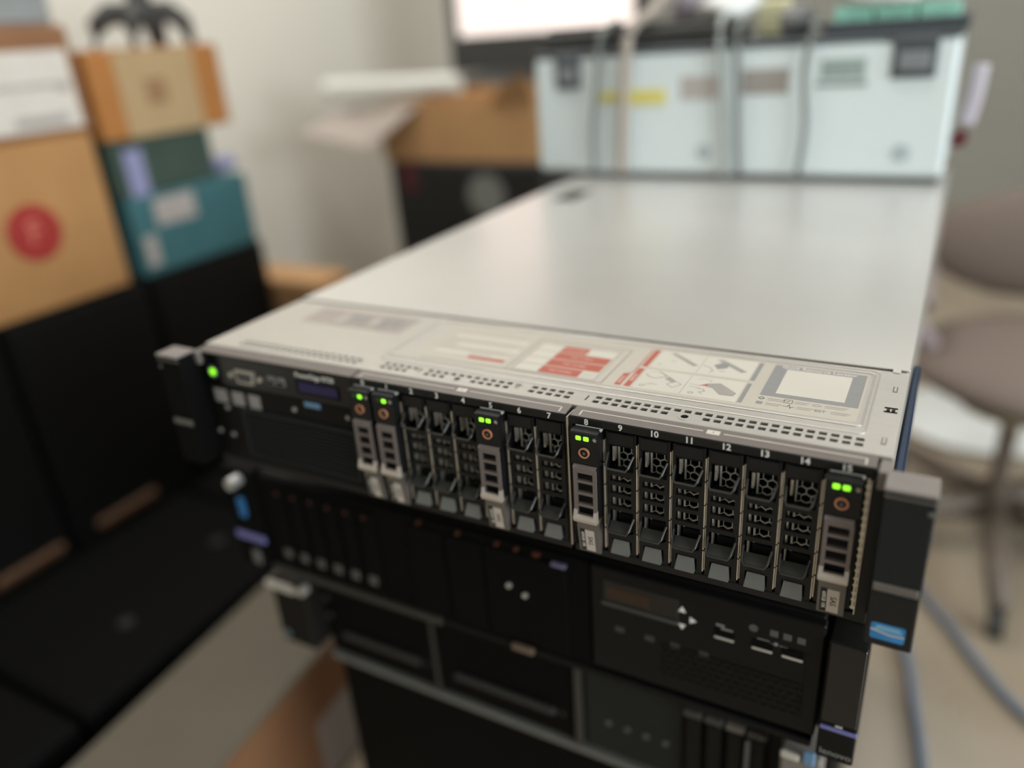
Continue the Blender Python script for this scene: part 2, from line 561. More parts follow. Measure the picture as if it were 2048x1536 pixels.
b = B()
for xa, xb in ((136.2, 279.2), (281.6, 428)):
    b.prism([(0.2, 85.4), (-0.3, 84.8), (-0.3, 80.9), (0.4, 80.5), (8, 80.5), (8, 85.4)], 'x', xa, xb)
b.box(136.2, 279.2, -0.3, 12, 0.5, 5.2, 0, .5)
b.box(281.6, 428, -0.3, 12, 0.5, 5.2, 0, .5)
b.box(136.2, 137.0, -0.3, 12, 5, 81)
b.box(278.2, 279.6, 0.3, 12, 5, 81)
b.box(281.4, 282.6, 0.3, 12, 5, 81)
b.box(427.0, 432.4, -0.3, 12, 0.5, 84.6, 0, .4)
b.box(136, 432, 38, 39.5, 2, 82)
part('drive_cage', b, BLACK, SV)
b = B().box(279.7, 280.5, -0.8, 14, 4, 84.5)
part('cage_divider', b, STEEL_IN, SV)
b = B()
for k in range(17):
    zc = 8 + k * 4.2
    b.cyl((425.8, 0.5 + (k % 2) * .5, zc), 1.1, 0.8, 'y', 8)
    b.box(425.3, 426.2, 0.6, 1.2, zc, zc + 4.2)
b.box(426.6, 427.1, -0.8, 8, 5, 79)
part('spring_gasket', b, STEEL_IN, SV)
for i, xx in enumerate(slot_x):
    Mt = Matrix.Translation((xx - (0.9 if i == 8 else 0), -0.36, 82.9)) @ Matrix.Rotation(math.pi / 2, 4, 'X')
    part('slot_number', B().text(str(i), 4.7, Mt, 0, .026), WHITE_INK, SV)

# sheet-metal dividers between the slots
b = B()
zz = 7.0
while zz < 70:
    b.box(-1.1, -0.1, 0.2, 9, zz, zz + 12.8, 0, .12)
    b.box(0.1, 0.75, 0.9, 9, zz + .8, zz + 13.4, 0, .1)
    b.box(-0.75, 0.55, 2.0, 30, zz, zz + 12.8)
    zz += 13.6
DIV = b.mesh('slot_divider', STEEL_IN)
for i in range(16):
    if i not in (0, 8):
        link('slot_divider', DIV, SV, L(slot_x[i] - 8.9, 0, 0))

# ---- filler (blank) carrier ------------------------------------------------------------
W1, W2, W3, W4, W5 = (57.6, 72.0), (50.6, 54.2), (43.2, 48.2), (35.2, 40.8), (20.0, 32.6)
b = B()
b.plate(-8.2, 8.2, 5.4, 79.6, [(-6.9, 6.6, *W1), (-6.4, 5.4, *W2), (-6.4, 5.4, *W3), (-6.4, 5.4, *W4), (-6.9, 6.6, *W5),
                               (-5.6, 5.4, 6.6, 14.6)], 0.2, 2.2, 'y')
b.prism([(0.2, 72.2), (0.2, 79.4), (-0.6, 79.4), (-0.6, 73.2)], 'x', -7.0, 6.8)       # raised brow over the top window
for zb, zt, zl in ((61.4, 67.5, 62.2), (22.5, 29.5, 23.4)):                           # scoops with a U-shaped rim
    yo = -6.0
    b.tube([(-7.0, 0.2, zt), (-6.4, yo + 1, zb + 1.4), (-5.4, yo, zb), (4.6, yo, zb), (5.6, yo + 1, zb + 1.4), (6.8, 0.2, zt)], 0.62, 6, 2)
    b.poly([(-7.0, 0.2, zt), (-6.4, yo + 1, zb + 1.2), (-6.9, 0.3, zb - 1)])
    b.poly([(6.8, 0.2, zt), (5.6, yo + 1, zb + 1.2), (6.7, 0.3, zb - 1)])
    if zb < 40:
        b.poly([(-5.6, yo, zb), (4.8, yo, zb), (6.7, 0.3, zb - 2.6), (-6.9, 0.3, zb - 2.6)])
        b.poly([(-5.6, yo + .4, zb), (4.8, yo + .4, zb), (6.6, 2.0, zb + 2.2), (-6.8, 2.0, zb + 2.2)], 1)  # scoop floor painted grey for the light it catches
    else:
        b.poly([(-5.6, yo, zb), (4.8, yo, zb), (6.7, 0.3, zb - 3.6), (-6.9, 0.3, zb - 3.6)])
b.box(-8.2, -7.2, 2.2, 30, 5.4, 79.6)
b.box(7.2, 8.2, 2.2, 30, 5.4, 79.6)
b.box(-6.4, 6.4, 2.2, 5, 54.6, 57.4)
b.box(-3.6, 5.6, 5, 7, 20, 28)
BLANK = b.mesh('drive_blank', [BLACK, mat('scoop_lit_grey', (72, 72, 69), .45), mat('rim_grey', (58, 58, 56), .35)])
SCREEN_HEX = B().hexmesh(-1.2, 5.8, 31, 76, 6.6, 4.6, 0.6, 1.0).box(-3.9, -2.9, 6.2, 7.4, 28, 74).mesh('mesh_screen', mat('mesh_zinc', (236, 233, 226), .4, .2))
PAD = B().prism([(0.0, 14.4), (-0.4, 14.4), (-3.4, 7.6), (-3.2, 6.9), (0.0, 6.6)], 'x', -5.2, 4.9)
PAD.v = [(x * (0.86 if z > 14 else 1), y, z) for x, y, z in PAD.v]
PAD = PAD.mesh('release_pad', GREY_P)
LATCH = B().box(-5.9, -5.1, 2.6, 6.5, 22, 57).box(-5.6, -4.4, 2.6, 6.5, 61.5, 70).mesh('inner_spring', STEEL_IN)

# ---- filled carrier --------------------------------------------------------------------
b = B()
b.prism([(0.4, 80.3), (-5.6, 79.8), (-6.2, 79.2), (-6.2, 72.4), (-5.8, 72.0), (-5.8, 61.2), (-5.2, 60.4), (4, 59.6), (4, 80.3)], 'x', -7.6, 7.6)
b.box(-8.2, 8.2, 1.0, 30, 5.4, 79.8)
b.box(-6.0, 6.2, -3.6, 1, 26, 60)
b.box(4.9, 7.4, -6.4, -5, 74.5, 78.8, 0, .4)
CAR = b.mesh('drive_carrier', BLACK)
BAND = mat('handle_band', (206, 194, 184), 0.35, 0.3)
EDGE = B().box(-6.9, 7.9, -0.6, 0.4, 80.2, 80.9, 0, .2).box(6.9, 8.2, -2.2, .4, 79.4, 80.9, 0, .3).mesh('trim_edge', SILVER)
LED = B().box(-1.55, 1.55, -0.5, 0.6, -1.3, 1.3, 0, .45)
LED_ON, LED_NO = LED.mesh('status_light', GREEN_LED), LED.mesh('status_light', LED_OFF)
RING = B().ring((0, -6.7, 68.0), 3.0, 2.25, 1.2, 'y', 28).mesh('button_ring', ORANGE)
BTN = B().cyl((0, -6.3, 68.0), 2.15, 0.5, 'y', 20).cyl((0, -6.5, 67.7), 0.8, 0.5, 'y', 12, 1).mesh('release_button', [BLACK, TAUPE_D])
b = B().plate(-6.2, 6.6, 28.6, 58.4, [(-4.3, 4.8, 51.8, 56.2), (-4.3, 4.8, 44.7, 50.2), (-4.3, 4.8, 37.4, 42.9), (-4.3, 4.8, 30.4, 35.6)],
              -7.4, -5.6, 'y')
b.prism([(-3.6, 60.2), (-5.6, 60.4), (-7.2, 59.4), (-7.4, 58.4), (-5.6, 58.4)], 'x', -6.4, 6.2)
HANDLE = b
HANDLE.prism([(-7.4, 30.4), (-8.6, 29.9), (-9.4, 28.4), (-8.6, 26.2), (-5.4, 26.2), (-5.4, 29.8)], 'x', -6.4, 6.8, 1)
HANDLE.prism([(-7.3, 33.6), (-8.6, 29.9), (-5.6, 29.8), (-5.6, 33.6)], 'x', -6.4, -4.4, 1)
HANDLE.prism([(-7.3, 33.6), (-8.6, 29.9), (-5.6, 29.8), (-5.6, 33.6)], 'x', 4.9, 6.8, 1)
HANDLE.prism([(-7.0, 26.4), (-6.0, 25.6), (-3.0, 4.2), (-2.4, 3.4), (0.6, 3.4), (1, 26.4)], 'x', -5.9, 6.3, 2)
HANDLE = HANDLE.mesh('carrier_handle', [TAUPE_H, BAND, TAUPE_D])
# label and lettering lie on the sloping foot of the handle: y = -6.0 at z=25.6 to -3.0 at z=4.2
SL = math.atan2(3.0, 21.4)
def foot(x, z, lift=0.08):
    return Matrix.Translation((x, -6.0 + (25.6 - z) * 3.0 / 21.4 - lift, z)) @ Matrix.Rotation(-SL * -1, 4, 'X') @ Matrix.Rotation(math.pi / 2, 4, 'X')
b = B()
q = lambda x, z, l: tuple(foot(x, z, l) @ Vector((0, 0, 0)))
b.poly([q(-1.6, 19.5, .06), q(3.8, 19.5, .06), q(3.8, 4.8, .06), q(-1.6, 4.8, .06)], 0)
b.poly([q(-4.6, 20.0, .04), q(-1.6, 20.0, .04), q(-1.6, 4.8, .04), q(-4.6, 4.8, .04)], 2)
b.text('SAS', 3.9, foot(1.2, 12.2, .12) @ Matrix.Rotation(-math.pi / 2, 4, 'Z'), 1, .012)
b.text('600GB 10K', 2.35, foot(-3.0, 12.2, .12) @ Matrix.Rotation(-math.pi / 2, 4, 'Z'), 3, .012)
CLABEL = b.mesh('capacity_label', [LABEL_W, INK, BLACK, WHITE_INK])
ICON = B()
for a in (20, 80, 140):
    ICON.box(-0.15, 0.15, 0, .1, -1.2, 1.2)
    ICON.v[-8:] = [(x * math.cos(math.radians(a)) + z * math.sin(math.radians(a)), y, -x * math.sin(math.radians(a)) + z * math.cos(math.radians(a))) for x, y, z in ICON.v[-8:]]
ICON = ICON.mesh('activity_mark', CREAM_INK)

FILLED = (0, 1, 5, 8, 15)
for i, xx in enumerate(slot_x):
    if i in FILLED:
        c = link('drive_carrier', CAR, SV, L(xx, 0, 0))
        c['label'] = 'filled drive carrier with taupe handle and green light'
        link('trim_edge', EDGE, c)
        link('carrier_handle', HANDLE, c)
        link('button_ring', RING, c)
        link('release_button', BTN, c)
        link('capacity_label', CLABEL, c)
        link('activity_mark', ICON, c, L(6.1, -6.5, 76.6))
        link('status_light', LED_NO if i in (0, 1) else LED_ON, c, L(-3.0, -6.2, 76.4))
        link('status_light', LED_ON, c, L(1.3, -6.2, 76.4))
    else:
        c = link('drive_blank', BLANK, SV, L(xx, 0, 0))
        link('mesh_screen', SCREEN_HEX, c)
        link('release_pad', PAD, c)
        link('inner_spring', LATCH, c)

# ---- control panel at the far end of the front ------------------------------------------
b = B().box(2, 136, 0.2, 12, 62.5, 85.2, 0, .6)
cp = part('control_panel', b, BLACK_G, SV)
part('power_button', B().ring((12.8, 0, 70.9), 4.6, 3.6, 1, 'y', 20, 1).cyl((12.8, -.3, 70.9), 2.6, 1, 'y', 20, 0), [GREEN_LED, GREY_INK2], cp)
b = B()
prof = [(36.2, 76.4), (53.6, 76.4), (52.0, 67.4), (37.8, 67.4)]
b.prism(prof, 'y', -2.2, 0.5)
b2 = [(37.6, 75.2), (52.2, 75.2), (50.9, 68.6), (38.9, 68.6)]
b.prism(b2, 'y', -2.3, -2.1, 1)
part('video_port', b, [STEEL_IN, mat('port_grey', (72, 72, 74), .5)], cp)
for xx in (31.4, 57.8):
    part('jack_screw', B().cyl((xx, -1.6, 71.8), 1.9, 2, 'y', 6), STEEL_IN, cp)
for xx in (64, 72.5):
    part('usb_port', B().box(xx, xx + 6.8, -.4, 1, 69.6, 75.4, 0, .3).box(xx + .8, xx + 6, -.5, 1, 70.4, 74.6, 1).box(xx + 1.4, xx + 5.4, -.7, 0, 72.9, 74.2, 2),
         [GREY_INK, BLACK_D, GREY_STK], cp)
part('lcd_display', B().box(89, 125, -.1, 1, 67, 76.6, 1, .3).box(91, 123, -.2, .5, 68.4, 75.4, 0), [LCD_BLUE, BLACK_D], cp)
part('model_lettering', B().text('PowerEdge R720', 4.6, Matrix.Translation((105.5, 0.05, 80)) @ Matrix.Rotation(math.pi / 2, 4, 'X'), 0, .015), WHITE_INK, cp)
b = B().box(2, 136, 0.6, 12, 1, 62, 0, .6)
opt = part('drive_bay_panel', b, BLACK_M, SV)
for k in range(11):
    zc = 14 + k * 2.7
    part('vent_slat', B().box(36, 130, -0.9, .8, zc, zc + 1.5, 0, .3), EAR_B, opt)
part('panel_frame', B().plate(33, 133, 11, 47.5, [(35.6, 130.4, 13, 44.5)], -1.2, .7, 'y'), EAR_B, opt)
for xa, xb in ((9, 21), (26, 37), (41.8, 52)):
    part('regulatory_sticker', B().box(xa, xb, .3, .7, 48, 58.2, 0, .1), GREY_STK, opt)
part('blue_tag', B().box(93, 106, -.2, .7, 58, 61.6, 0, .2), BLUE_TAG, opt)
for xx, zz in ((6, 24.5), (18.8, 23.5), (19, 44.7), (83, 54), (128, 56)):
    part('indicator', B().cyl((xx, -.3, zz), 1.7, 1.2, 'y', 12), mat('indicator_grey', (150, 148, 146), .4), opt)
b = B().box(2, 135.6, -0.3, 12, 0.5, 5.2, 0, .5)
part('base_rail', b, BLACK, SV)

# ---- rack ears ---------------------------------------------------------------------------
def ear(s, sticker):
    """s=+1 the ear by slot 15, -1 the far one; x measured outward from 432.6 / 1.4."""
    X = (lambda u: 432.7 + u) if s > 0 else (lambda u: 1.3 - u)
    def bx(b, u0, u1, *a, **k):
        x0, x1 = sorted((X(u0), X(u1)))
        return b.box(x0, x1, *a, **k)
    b = B()
    bx(b, 0, 20, -16.6, -2.5, 3.6, 85, 0, .8)
    bx(b, 0, 3, -4, 12, 6, 80, 0, .4)
    e = part('rack_ear', b, EAR_B if s > 0 else BLACK_D, SV)  # far ear and its lever painted deeper black to stand in for shade
    b = B()
    bx(b, -0.1, 20.2, -17.6, -1.2, 84.9, 86.8, 0, .6)
    bx(b, 14.5, 15.6, -2, -0.6, 82.4, 86.6, 0, .2)
    part('ear_cap', b, TAUPE, e)
    b = B()
    bx(b, 0.2, 19.8, -17.3, -4, 82.2, 83.2, 0, .3)
    part('cap_groove', b, TAUPE_D, e)
    b = B()
    bx(b, 0.8, 19.0, -17.5, -16, 34.4, 38.6, 0, .5)
    part('latch_grip', b, TAUPE_D, e)
    b = B()
    bx(b, 0.4, 19.6, -17.1, -16.4, 4.4, 32.6, 0, .3)
    part('latch_lever', b, BLACK if s > 0 else BLACK_D, e)
    b = B()
    bx(b, 17.2, 19.4, -17.3, -16.4, 76.6, 78.6, 0, .3)
    bx(b, 19.8, 20.6, -14, -8, 62, 66, 0, .3)
    part('ear_tab', b, GREY_INK2, e)
    b = B()
    bx(b, -3.6, 1.6, -2.5, 11, 76, 85.2, 0, .5)
    part('ear_bracket', b, TAUPE, e)
    if sticker:
        pts = [(p[0], p[1]) for p in rrect(435.2, 449.3, 8.3, 17.2, 1.2, 0)]
        b = B().prism(pts, 'y', -17.3, -17.1, 0)
        b.poly([(436.4, -17.33, 13.6), (448.4, -17.33, 13.4), (447, -17.33, 16.2), (438, -17.33, 16.2)], 2)
        b.poly([(435.2, -17.36, 13.9), (438.2, -17.36, 13.2), (443.0, -17.36, 12.3), (449.2, -17.36, 12.5), (449.2, -17.36, 11.7),
                (443.0, -17.36, 11.4), (438.2, -17.36, 12.4), (435.2, -17.36, 13.0)], 1)
        part('badge_sticker', b, [BLUE_STK, CREAM_INK, BLUE_STK2], e)
ear(1, True)
ear(-1, False)

# ---- service label on the lid --------------------------------------------------------------
Z = 86.86
b = B()
pts = [(p[0], p[1]) for p in rrect(152, 415.0, 37.8, 98.2, 2.5, 0)]
b.prism(pts, 'z', 86.75, Z, 0)
def fl(x0, x1, y0, y1, mi, dz=.05):
    b.poly([(x0, y0, Z + dz), (x1, y0, Z + dz), (x1, y1, Z + dz), (x0, y1, Z + dz)], mi)
def line(pts, w, mi, dz=.07):
    for (xa, ya), (xb, yb) in zip(pts, pts[1:]):
        d = Vector((xb - xa, yb - ya))
        if d.length < 1e-6:
            continue
        n = Vector((-d.y, d.x)).normalized() * w / 2
        b.poly([(xa - n.x, ya - n.y, Z + dz), (xb - n.x, yb - n.y, Z + dz), (xb + n.x, yb + n.y, Z + dz), (xa + n.x, ya + n.y, Z + dz)], mi)
# table of part numbers
line([(160, 39.6), (282.6, 39.6), (282.6, 90), (222, 90)], .5, 3)
line([(221, 40), (221, 92)], .4, 3)
line([(224.6, 41), (277.6, 41), (277.6, 86), (224.6, 86), (224.6, 41)], .35, 5)
for k in range(4):
    y0 = 42.2 + k * 10.6
    fl(226, 240.4, y0, y0 + 8.8, 4)
    xr = (266.6, 275.8, 275.8, 258.2)[k]
    fl(241.2, xr, y0, y0 + 9.4, 1)
    if k in (0, 3):
        fl(xr + .6, 276, y0, y0 + 9.0, 4)
    b.text('PART NUMBER', 2.2, Matrix.Translation(((241.2 + xr) / 2, y0 + 4.6, Z + .1)), 6)
for k in range(3):
    line([(268, 44.2 + k * 2.2), (275, 44.2 + k * 2.2)], .4, 5)
fl(163, 216, 76, 82, 4)
fl(172, 217, 62, 68.5, 4)
fl(163, 188, 50, 55.5, 4)
fl(190, 215.6, 46.8, 50.4, 1)
fl(204, 216.5, 51.6, 55, 4)
for k in range(5):
    line([(160, 59 + k * 6.6), (212, 59 + k * 6.6)], .5, 5)
# red side strips and pictures
fl(289.8, 293.4, 40.6, 57.0, 1)
line([(291.6, 57), (294.2, 60), (294.2, 95.6)], .7, 1)
fl(295.4, 298.9, 40.6, 66.4, 1)
fl(295.7, 299.0, 69.6, 95.8, 1)
fl(357.4, 359.7, 41.2, 66.0, 2)
fl(357.4, 359.9, 70.0, 95.6, 2)
fl(300.2, 356.6, 40.4, 66.6, 4)
fl(300.2, 356.6, 69.4, 96.0, 4)
line([(326.8, 41), (326.8, 66)], .35, 5)
line([(327.4, 70), (327.4, 95)], .35, 5)
Mr = Matrix.Rotation(math.pi / 2, 4, 'Z')
b.text('REMOVE', 2.6, Matrix.Translation((297.2, 53, Z + .1)) @ Mr, 6)
b.text('INSTALL', 2.6, Matrix.Translation((291.6, 48.5, Z + .1)) @ Mr, 6)
# memory sticks (top two pictures)
b.poly([(306, 93, Z + .09), (308.6, 94.4, Z + .09), (326, 80.5, Z + .09), (323.6, 78.6, Z + .09)], 5)
line([(303.5, 76), (305.5, 75.5)], .9, 5)
line([(310, 81), (312.5, 82.5)], .4, 3)
b.poly([(334, 92, Z + .09), (337, 93.6, Z + .09), (353.6, 80.5, Z + .09), (351, 78, Z + .09)], 5)
b.poly([(334, 84, Z + .1), (338, 89, Z + .1), (342.5, 88, Z + .1), (342, 82, Z + .1), (337.5, 79, Z + .1)], 2)
line([(328.4, 82), (333, 80), (335.6, 76), (334, 73)], .4, 3)
line([(339, 76.4), (342.4, 77.6)], .5, 3)
# hands and drives (lower two pictures)
line([(302, 60), (304.5, 57), (308, 55.6), (311, 57.2), (314, 61)], .45, 3)
line([(303, 62.5), (306.5, 64.5), (311, 63), (314, 59.4)], .35, 5)
line([(306, 46), (309, 48.6), (312.5, 47.6)], .4, 3)
line([(308, 65.8), (324.6, 52.4), (321, 47), (317, 50.4), (319, 53.6)], .35, 3)
b.poly([(313.4, 57.2, Z + .09), (319.2, 52.6, Z + .09), (321.6, 55.0, Z + .09), (316, 60, Z + .09)], 5)
line([(303.0, 44.6), (304.6, 43.4), (306.2, 44.6), (304.6, 46.0), (303.0, 44.6)], .35, 3)
line([(330.4, 44.2), (332, 43.0), (333.6, 44.2), (332, 45.6), (330.4, 44.2)], .35, 3)
b.poly([(337, 58, Z + .1), (344, 60.6, Z + .1), (354.6, 51.0, Z + .1), (353.6, 47.2, Z + .1), (347, 46.8, Z + .1), (341.4, 53.8, Z + .1), (337.4, 54.8, Z + .1)], 5)
line([(337, 58), (344, 60.6), (354.6, 51.0), (353.6, 47.2), (347, 46.8), (341.4, 53.8), (337.4, 54.8), (337, 58)], .35, 3)
b.poly([(334, 54.6, Z + .11), (337.6, 58, Z + .11), (338.4, 54.8, Z + .11)], 1)
line([(343.6, 54.4), (346.4, 55.8)], .5, 3)
line([(328.6, 55), (334.6, 54.4)], .4, 5)
line([(328.8, 51.8), (335, 51.6)], .4, 5)
line([(333.6, 50.6), (337.4, 50.4), (338.6, 48.0), (335.8, 46.4), (338.2, 44.6)], .4, 3)
line([(331, 62), (335, 64.2), (339, 62.6), (338, 60.6)], .35, 5)
# resource-locator panel: grey field, white square left plain
fl(366.2, 414.0, 54.0, 96.2, 2)
b.text('Quick Resource Locator', 3.9, Matrix.Translation((389.6, 93.9, Z + .1)), 6, .012)
fl(373.4, 407.2, 58.2, 91.2, 4, .09)
line([(369, 56), (400, 56)], .35, 5)
for k, (xx, yy, w) in enumerate(((371.2, 50.2, 9), (384.6, 50.6, 7), (399.0, 50.6, 11), (371.2, 44.6, 8), (386.4, 44.8, 8), (402.6, 44.8, 9))):
    line([(xx, yy + .8), (xx + w, yy + .8)], .55, 5)
    line([(xx, yy - 1.0), (xx + w * .85, yy - 1.0)], .55, 5)
b.text('EST', 3.6, Matrix.Translation((397.6, 44.6, Z + .1)), 2, .01)
line([(366.6, 50.4), (368.0, 52), (369.4, 50.4), (368, 48.8), (366.6, 50.4)], .6, 3)
fl(366.4, 369.6, 43.0, 46.4, 2)
line([(379.4, 48.6), (383.4, 48.6), (383.4, 52.4), (379.4, 52.4), (379.4, 48.6)], .4, 3)
line([(380.6, 49.8), (382.2, 51.4)], .5, 3)
line([(393, 50.6), (395.2, 52), (397.4, 50.6), (395.2, 49.2), (393, 50.6)], .4, 5)
line([(379.6, 44.6), (382, 44.6), (382.6, 47), (383.4, 43), (384, 44.6), (385.4, 44.6)], .4, 3)
part('service_label', b, [LABEL_S, RED_INK, GREY_INK, GREY_INK2, mat('label_field', (198, 193, 183), .5, 0, .02, 30), mat('label_line', (150, 146, 140), .5), PAPER], SV)
b = B().box(34, 122.4, 68, 97.4, 86.75, 86.9, 0)
for k in range(6):
    b.box(60 + k * 9.5, 66 + k * 9.5, 74 + (k % 2) * 4, 90, 86.9, 86.95, 1 if k % 3 else 2)
part('asset_label', b, [mat('faded_grey_label', (158, 148, 141), .5), GREY_INK, PALE_INK], SV)

# ------------------------------------------------------------------ stack below
def slab(name, label, x0, x1, y0, y1, z0, z1):
    b = B().box(x0, x1, y0, y1, 0, z1 - z0, 0, 1.5)
    return b, z0
for lab, y0, z0, z1, xa, xb in (('thin black shelf tray in the dark gap right under the silver server', 96, -39.6, -0.2, -10, 428),
                                ('thin black shelf tray in the gap under the purple-striped server', 128, -157.6, -134.8, -20, 420)):
    sh = thing('shelf_tray', lab, 'shelf', T(0, 0, z0), 'shelf trays between the servers')
    h = z1 - z0
    part('tray_plate', B().box(xa, xb, y0, 690, 0, 3, 0, .5), BLACK_D, sh)
    part('tray_wall', B().box(xa, xa + 3, y0, 690, 3, h), BLACK_D, sh)
    part('tray_wall', B().box(xb - 3, xb, y0, 690, 3, h), BLACK_D, sh)
    part('tray_lip', B().box(xa + 3, xb - 3, y0, y0 + 3, 3, h), BLACK_D, sh)

# ---- black server with amber display and lavender stripes
S2 = thing('rack_server', 'black rack server with lavender stripes and small arrow keys, second in the stack', 'server', T(0, 0, -134),
           'rack servers in the stack')
zo = 134
def zb(v):
    return v + zo
b = B().box(-26, 412, 46, 700, zb(-133.6), zb(-40), 0, 1)
part('chassis', b, BLACK_M, S2)
b = B().box(272.5, 413.2, 39.2, 47, zb(-123), zb(-40.4), 0, 1.0)
b.box(404.5, 406, 38.6, 40, zb(-112), zb(-62), 0, .4)
fp = part('display_panel', b, mat('charcoal_plastic', (15, 15, 16), .5, 0, .1, 200, spec=.2), S2)
b = B().box(-20, 271.5, 41, 47, zb(-132), zb(-41), 0, 1)
part('bay_frame', b, BLACK_D, S2)
part('base_lip', B().box(-20, 150, 37, 46, zb(-133), zb(-126.6), 0, 1), mat('olive_black', (48, 47, 42), .5), S2)
part('base_lip', B().box(150, 412, 39, 46, zb(-133), zb(-127.6), 0, 1), BLACK_M, S2)
for k in range(6):
    xx = 2.7 + k * 17.5
    d = part('drive_carrier', B().box(xx - 7.6, xx + 7.6, 38.4, 46, zb(-124), zb(-47), 0, .8).box(xx - 5, xx + 5, 37.6, 39, zb(-100), zb(-60), 0, .4), BLACK_D, S2)
    part('carrier_latch', B().box(xx - 4, xx + 4, 36.6, 38.6, zb(-113.5), zb(-105), 0, 1.4), mat('latch_grey', (84, 82, 79), .5), d)
    part('status_dot', B().cyl((xx, 37.4, zb(-52)), 1.4, 1.2, 'y', 10), mat('amber_dot', (84, 42, 28), .5), d)
for xx, w in ((143, 17), (176, 17), (207, 17), (238, 22)):
    d = part('bay_filler', B().box(xx - w / 2 - 6, xx + w / 2 + 6, 39.2, 46, zb(-124), zb(-48), 0, .8), BLACK_D, S2)
    part('status_dot', B().cyl((xx - 3, 38.2, zb(-44)), 1.4, 4, 'y', 10), MATS['amber_dot'], d)
for xx, zz in ((219, -44), (232.8, -44)):
    part('status_dot', B().cyl((xx, 38.2, zb(zz)), 1.4, 4, 'y', 10), MATS['amber_dot'], S2)
for xx, zz in ((211.6, -75.7), (223.7, -80.3)):
    part('indicator', B().cyl((xx, 37.6, zb(zz)), 1.9, 2, 'y', 12), SILVER, S2)
part('touch_tab', B().box(244.5, 255, 38, 41.4, zb(-49.6), zb(-46.6), 0, .6), mat('dull_lavender', (112, 110, 142), .4), S2)
part('release_tab', B().box(211, 228, 35, 39.5, zb(-130), zb(-125.6), 0, .8), mat('dull_tan', (110, 92, 78), .5), S2)
part('display_window', B().box(281, 330, 38.8, 39.6, zb(-66), zb(-49), 1, .3).box(284, 312, 38.6, 39.2, zb(-62), zb(-53), 0), [AMBER, BLACK_G], fp)
part('window_sill', B().box(280, 330, 37.6, 39.4, zb(-68), zb(-65.6), 0, .4), mat('sill_grey', (70, 70, 69), .5), fp)
for (xx, zz, rot) in ((332.2, -56, 90), (332.5, -68, 270), (338.5, -62, 0)):
    pts = [(xx + 2.6 * math.cos(math.radians(rot + k * 120)), zb(zz) + 2.6 * math.sin(math.radians(rot + k * 120))) for k in range(3)]
    part('arrow_key', B().prism(pts, 'y', 38.7, 39.5), WHITE_INK, fp)
for xx in (291.7, 311.8, 328.1, 346.3):
    part('touch_icon', B().box(xx - 3, xx + 3, 39.0, 39.4, zb(-88), zb(-83.5), 0, .2), mat('faint_icon', (52, 54, 56), .5), fp)
for xx in (358, 380, 397):
    part('usb_port', B().box(xx - 6.2, xx + 6.2, 38.9, 39.6, zb(-68), zb(-62), 1, .2).box(xx - 5.8, xx + 5.8, 38.4, 39.6, zb(-69.6), zb(-68.2), 0, .3),
         [CREAM_INK, BLACK_D], fp)
b = B()
Mx = lambda x, z: Matrix.Translation((x, 39.1, zb(z))) @ Matrix.Rotation(math.pi / 2, 4, 'X')
for xx in (386.5, 392):
    b.box(xx - 2.2, xx + 2.2, 38.9, 39.1, zb(-62.6), zb(-62))
b.box(377, 384, 38.9, 39.1, zb(-61.4), zb(-60.8)).box(393, 400, 38.9, 39.1, zb(-63.4), zb(-62.8))
b.box(353, 358, 38.9, 39.1, zb(-60.2), zb(-58.6)).box(356, 363, 38.9, 39.1, zb(-62.4), zb(-60.8))
b.cyl((387.6, 38.8, zb(-61.8)), 1.3, .3, 'y', 8)
part('port_mark', b, GREY_INK, fp)
for k, xx in enumerate((374.5, 386.0, 393.4, 401.0)):
    bb = B().cyl((xx, 38.9, zb(-54.6)), 2.6, .4, 'y', 14) if k == 0 else B().box(xx - 2.3, xx + 2.3, 38.9, 39.4, zb(-57), zb(-52.4), 0, .3)
    part('status_icon', bb, mat('dim_icon', (84, 84, 84), .5), fp)
part('vent_mesh', B().hexmesh(322, 402, zb(-108), zb(-88), 38.7, 5.6, 1.6, 1.0), BLACK_M, fp, kind='stuff')
# ears
b = B().box(415.4, 435.8, 36, 60, zb(-133.8), zb(-46), 0, 1)
b.box(404, 436, 60, 66, zb(-133), zb(-42))
e = part('rack_ear', b, BLACK_M, S2)
part('ear_window', B().box(416.2, 435.2, 35.4, 37, zb(-104.5), zb(-47), 0, .8), BLACK_G, e)
part('stripe', B().box(416, 436, 34.6, 37, zb(-109.8), zb(-107.4), 0, .4), PURPLE, e, label='lavender stripe')
part('ear_tab', B().box(424, 428, 35.0, 36.2, zb(-106.2), zb(-105.2), 0, .2), CREAM_INK, e)
part('maker_lettering', B().text('lenovo', 6.4, Matrix.Translation((426, 35.9, zb(-128.0))) @ Matrix.Rotation(math.pi / 2, 4, 'X'), 0, .01), GREY_INK, e)
b = B().box(-56, -21, 38, 60, zb(-133.5), zb(-38), 0, 1)
e = part('rack_ear', b, BLACK_D, S2)  # far ear blacker than its twin, shade put into the colour
part('thumb_screw', B().cyl((-36.5, 27, zb(-47)), 5.2, 12, 'y', 16, 0, 5.2), SILVER, e)
part('release_tab', B().box(-43, -35, 34, 39, zb(-84), zb(-64), 0, 2), BLUE_P, e, label='blue release tab')
part('stripe', B().box(-54, -21, 35.6, 38.6, zb(-107), zb(-100), 0, 1), PURPLE, e, label='lavender stripe')
part('ear_badge', B().box(-41, -32, 36.6, 38.6, zb(-131), zb(-117), 0, 1), GREY_INK2, e)

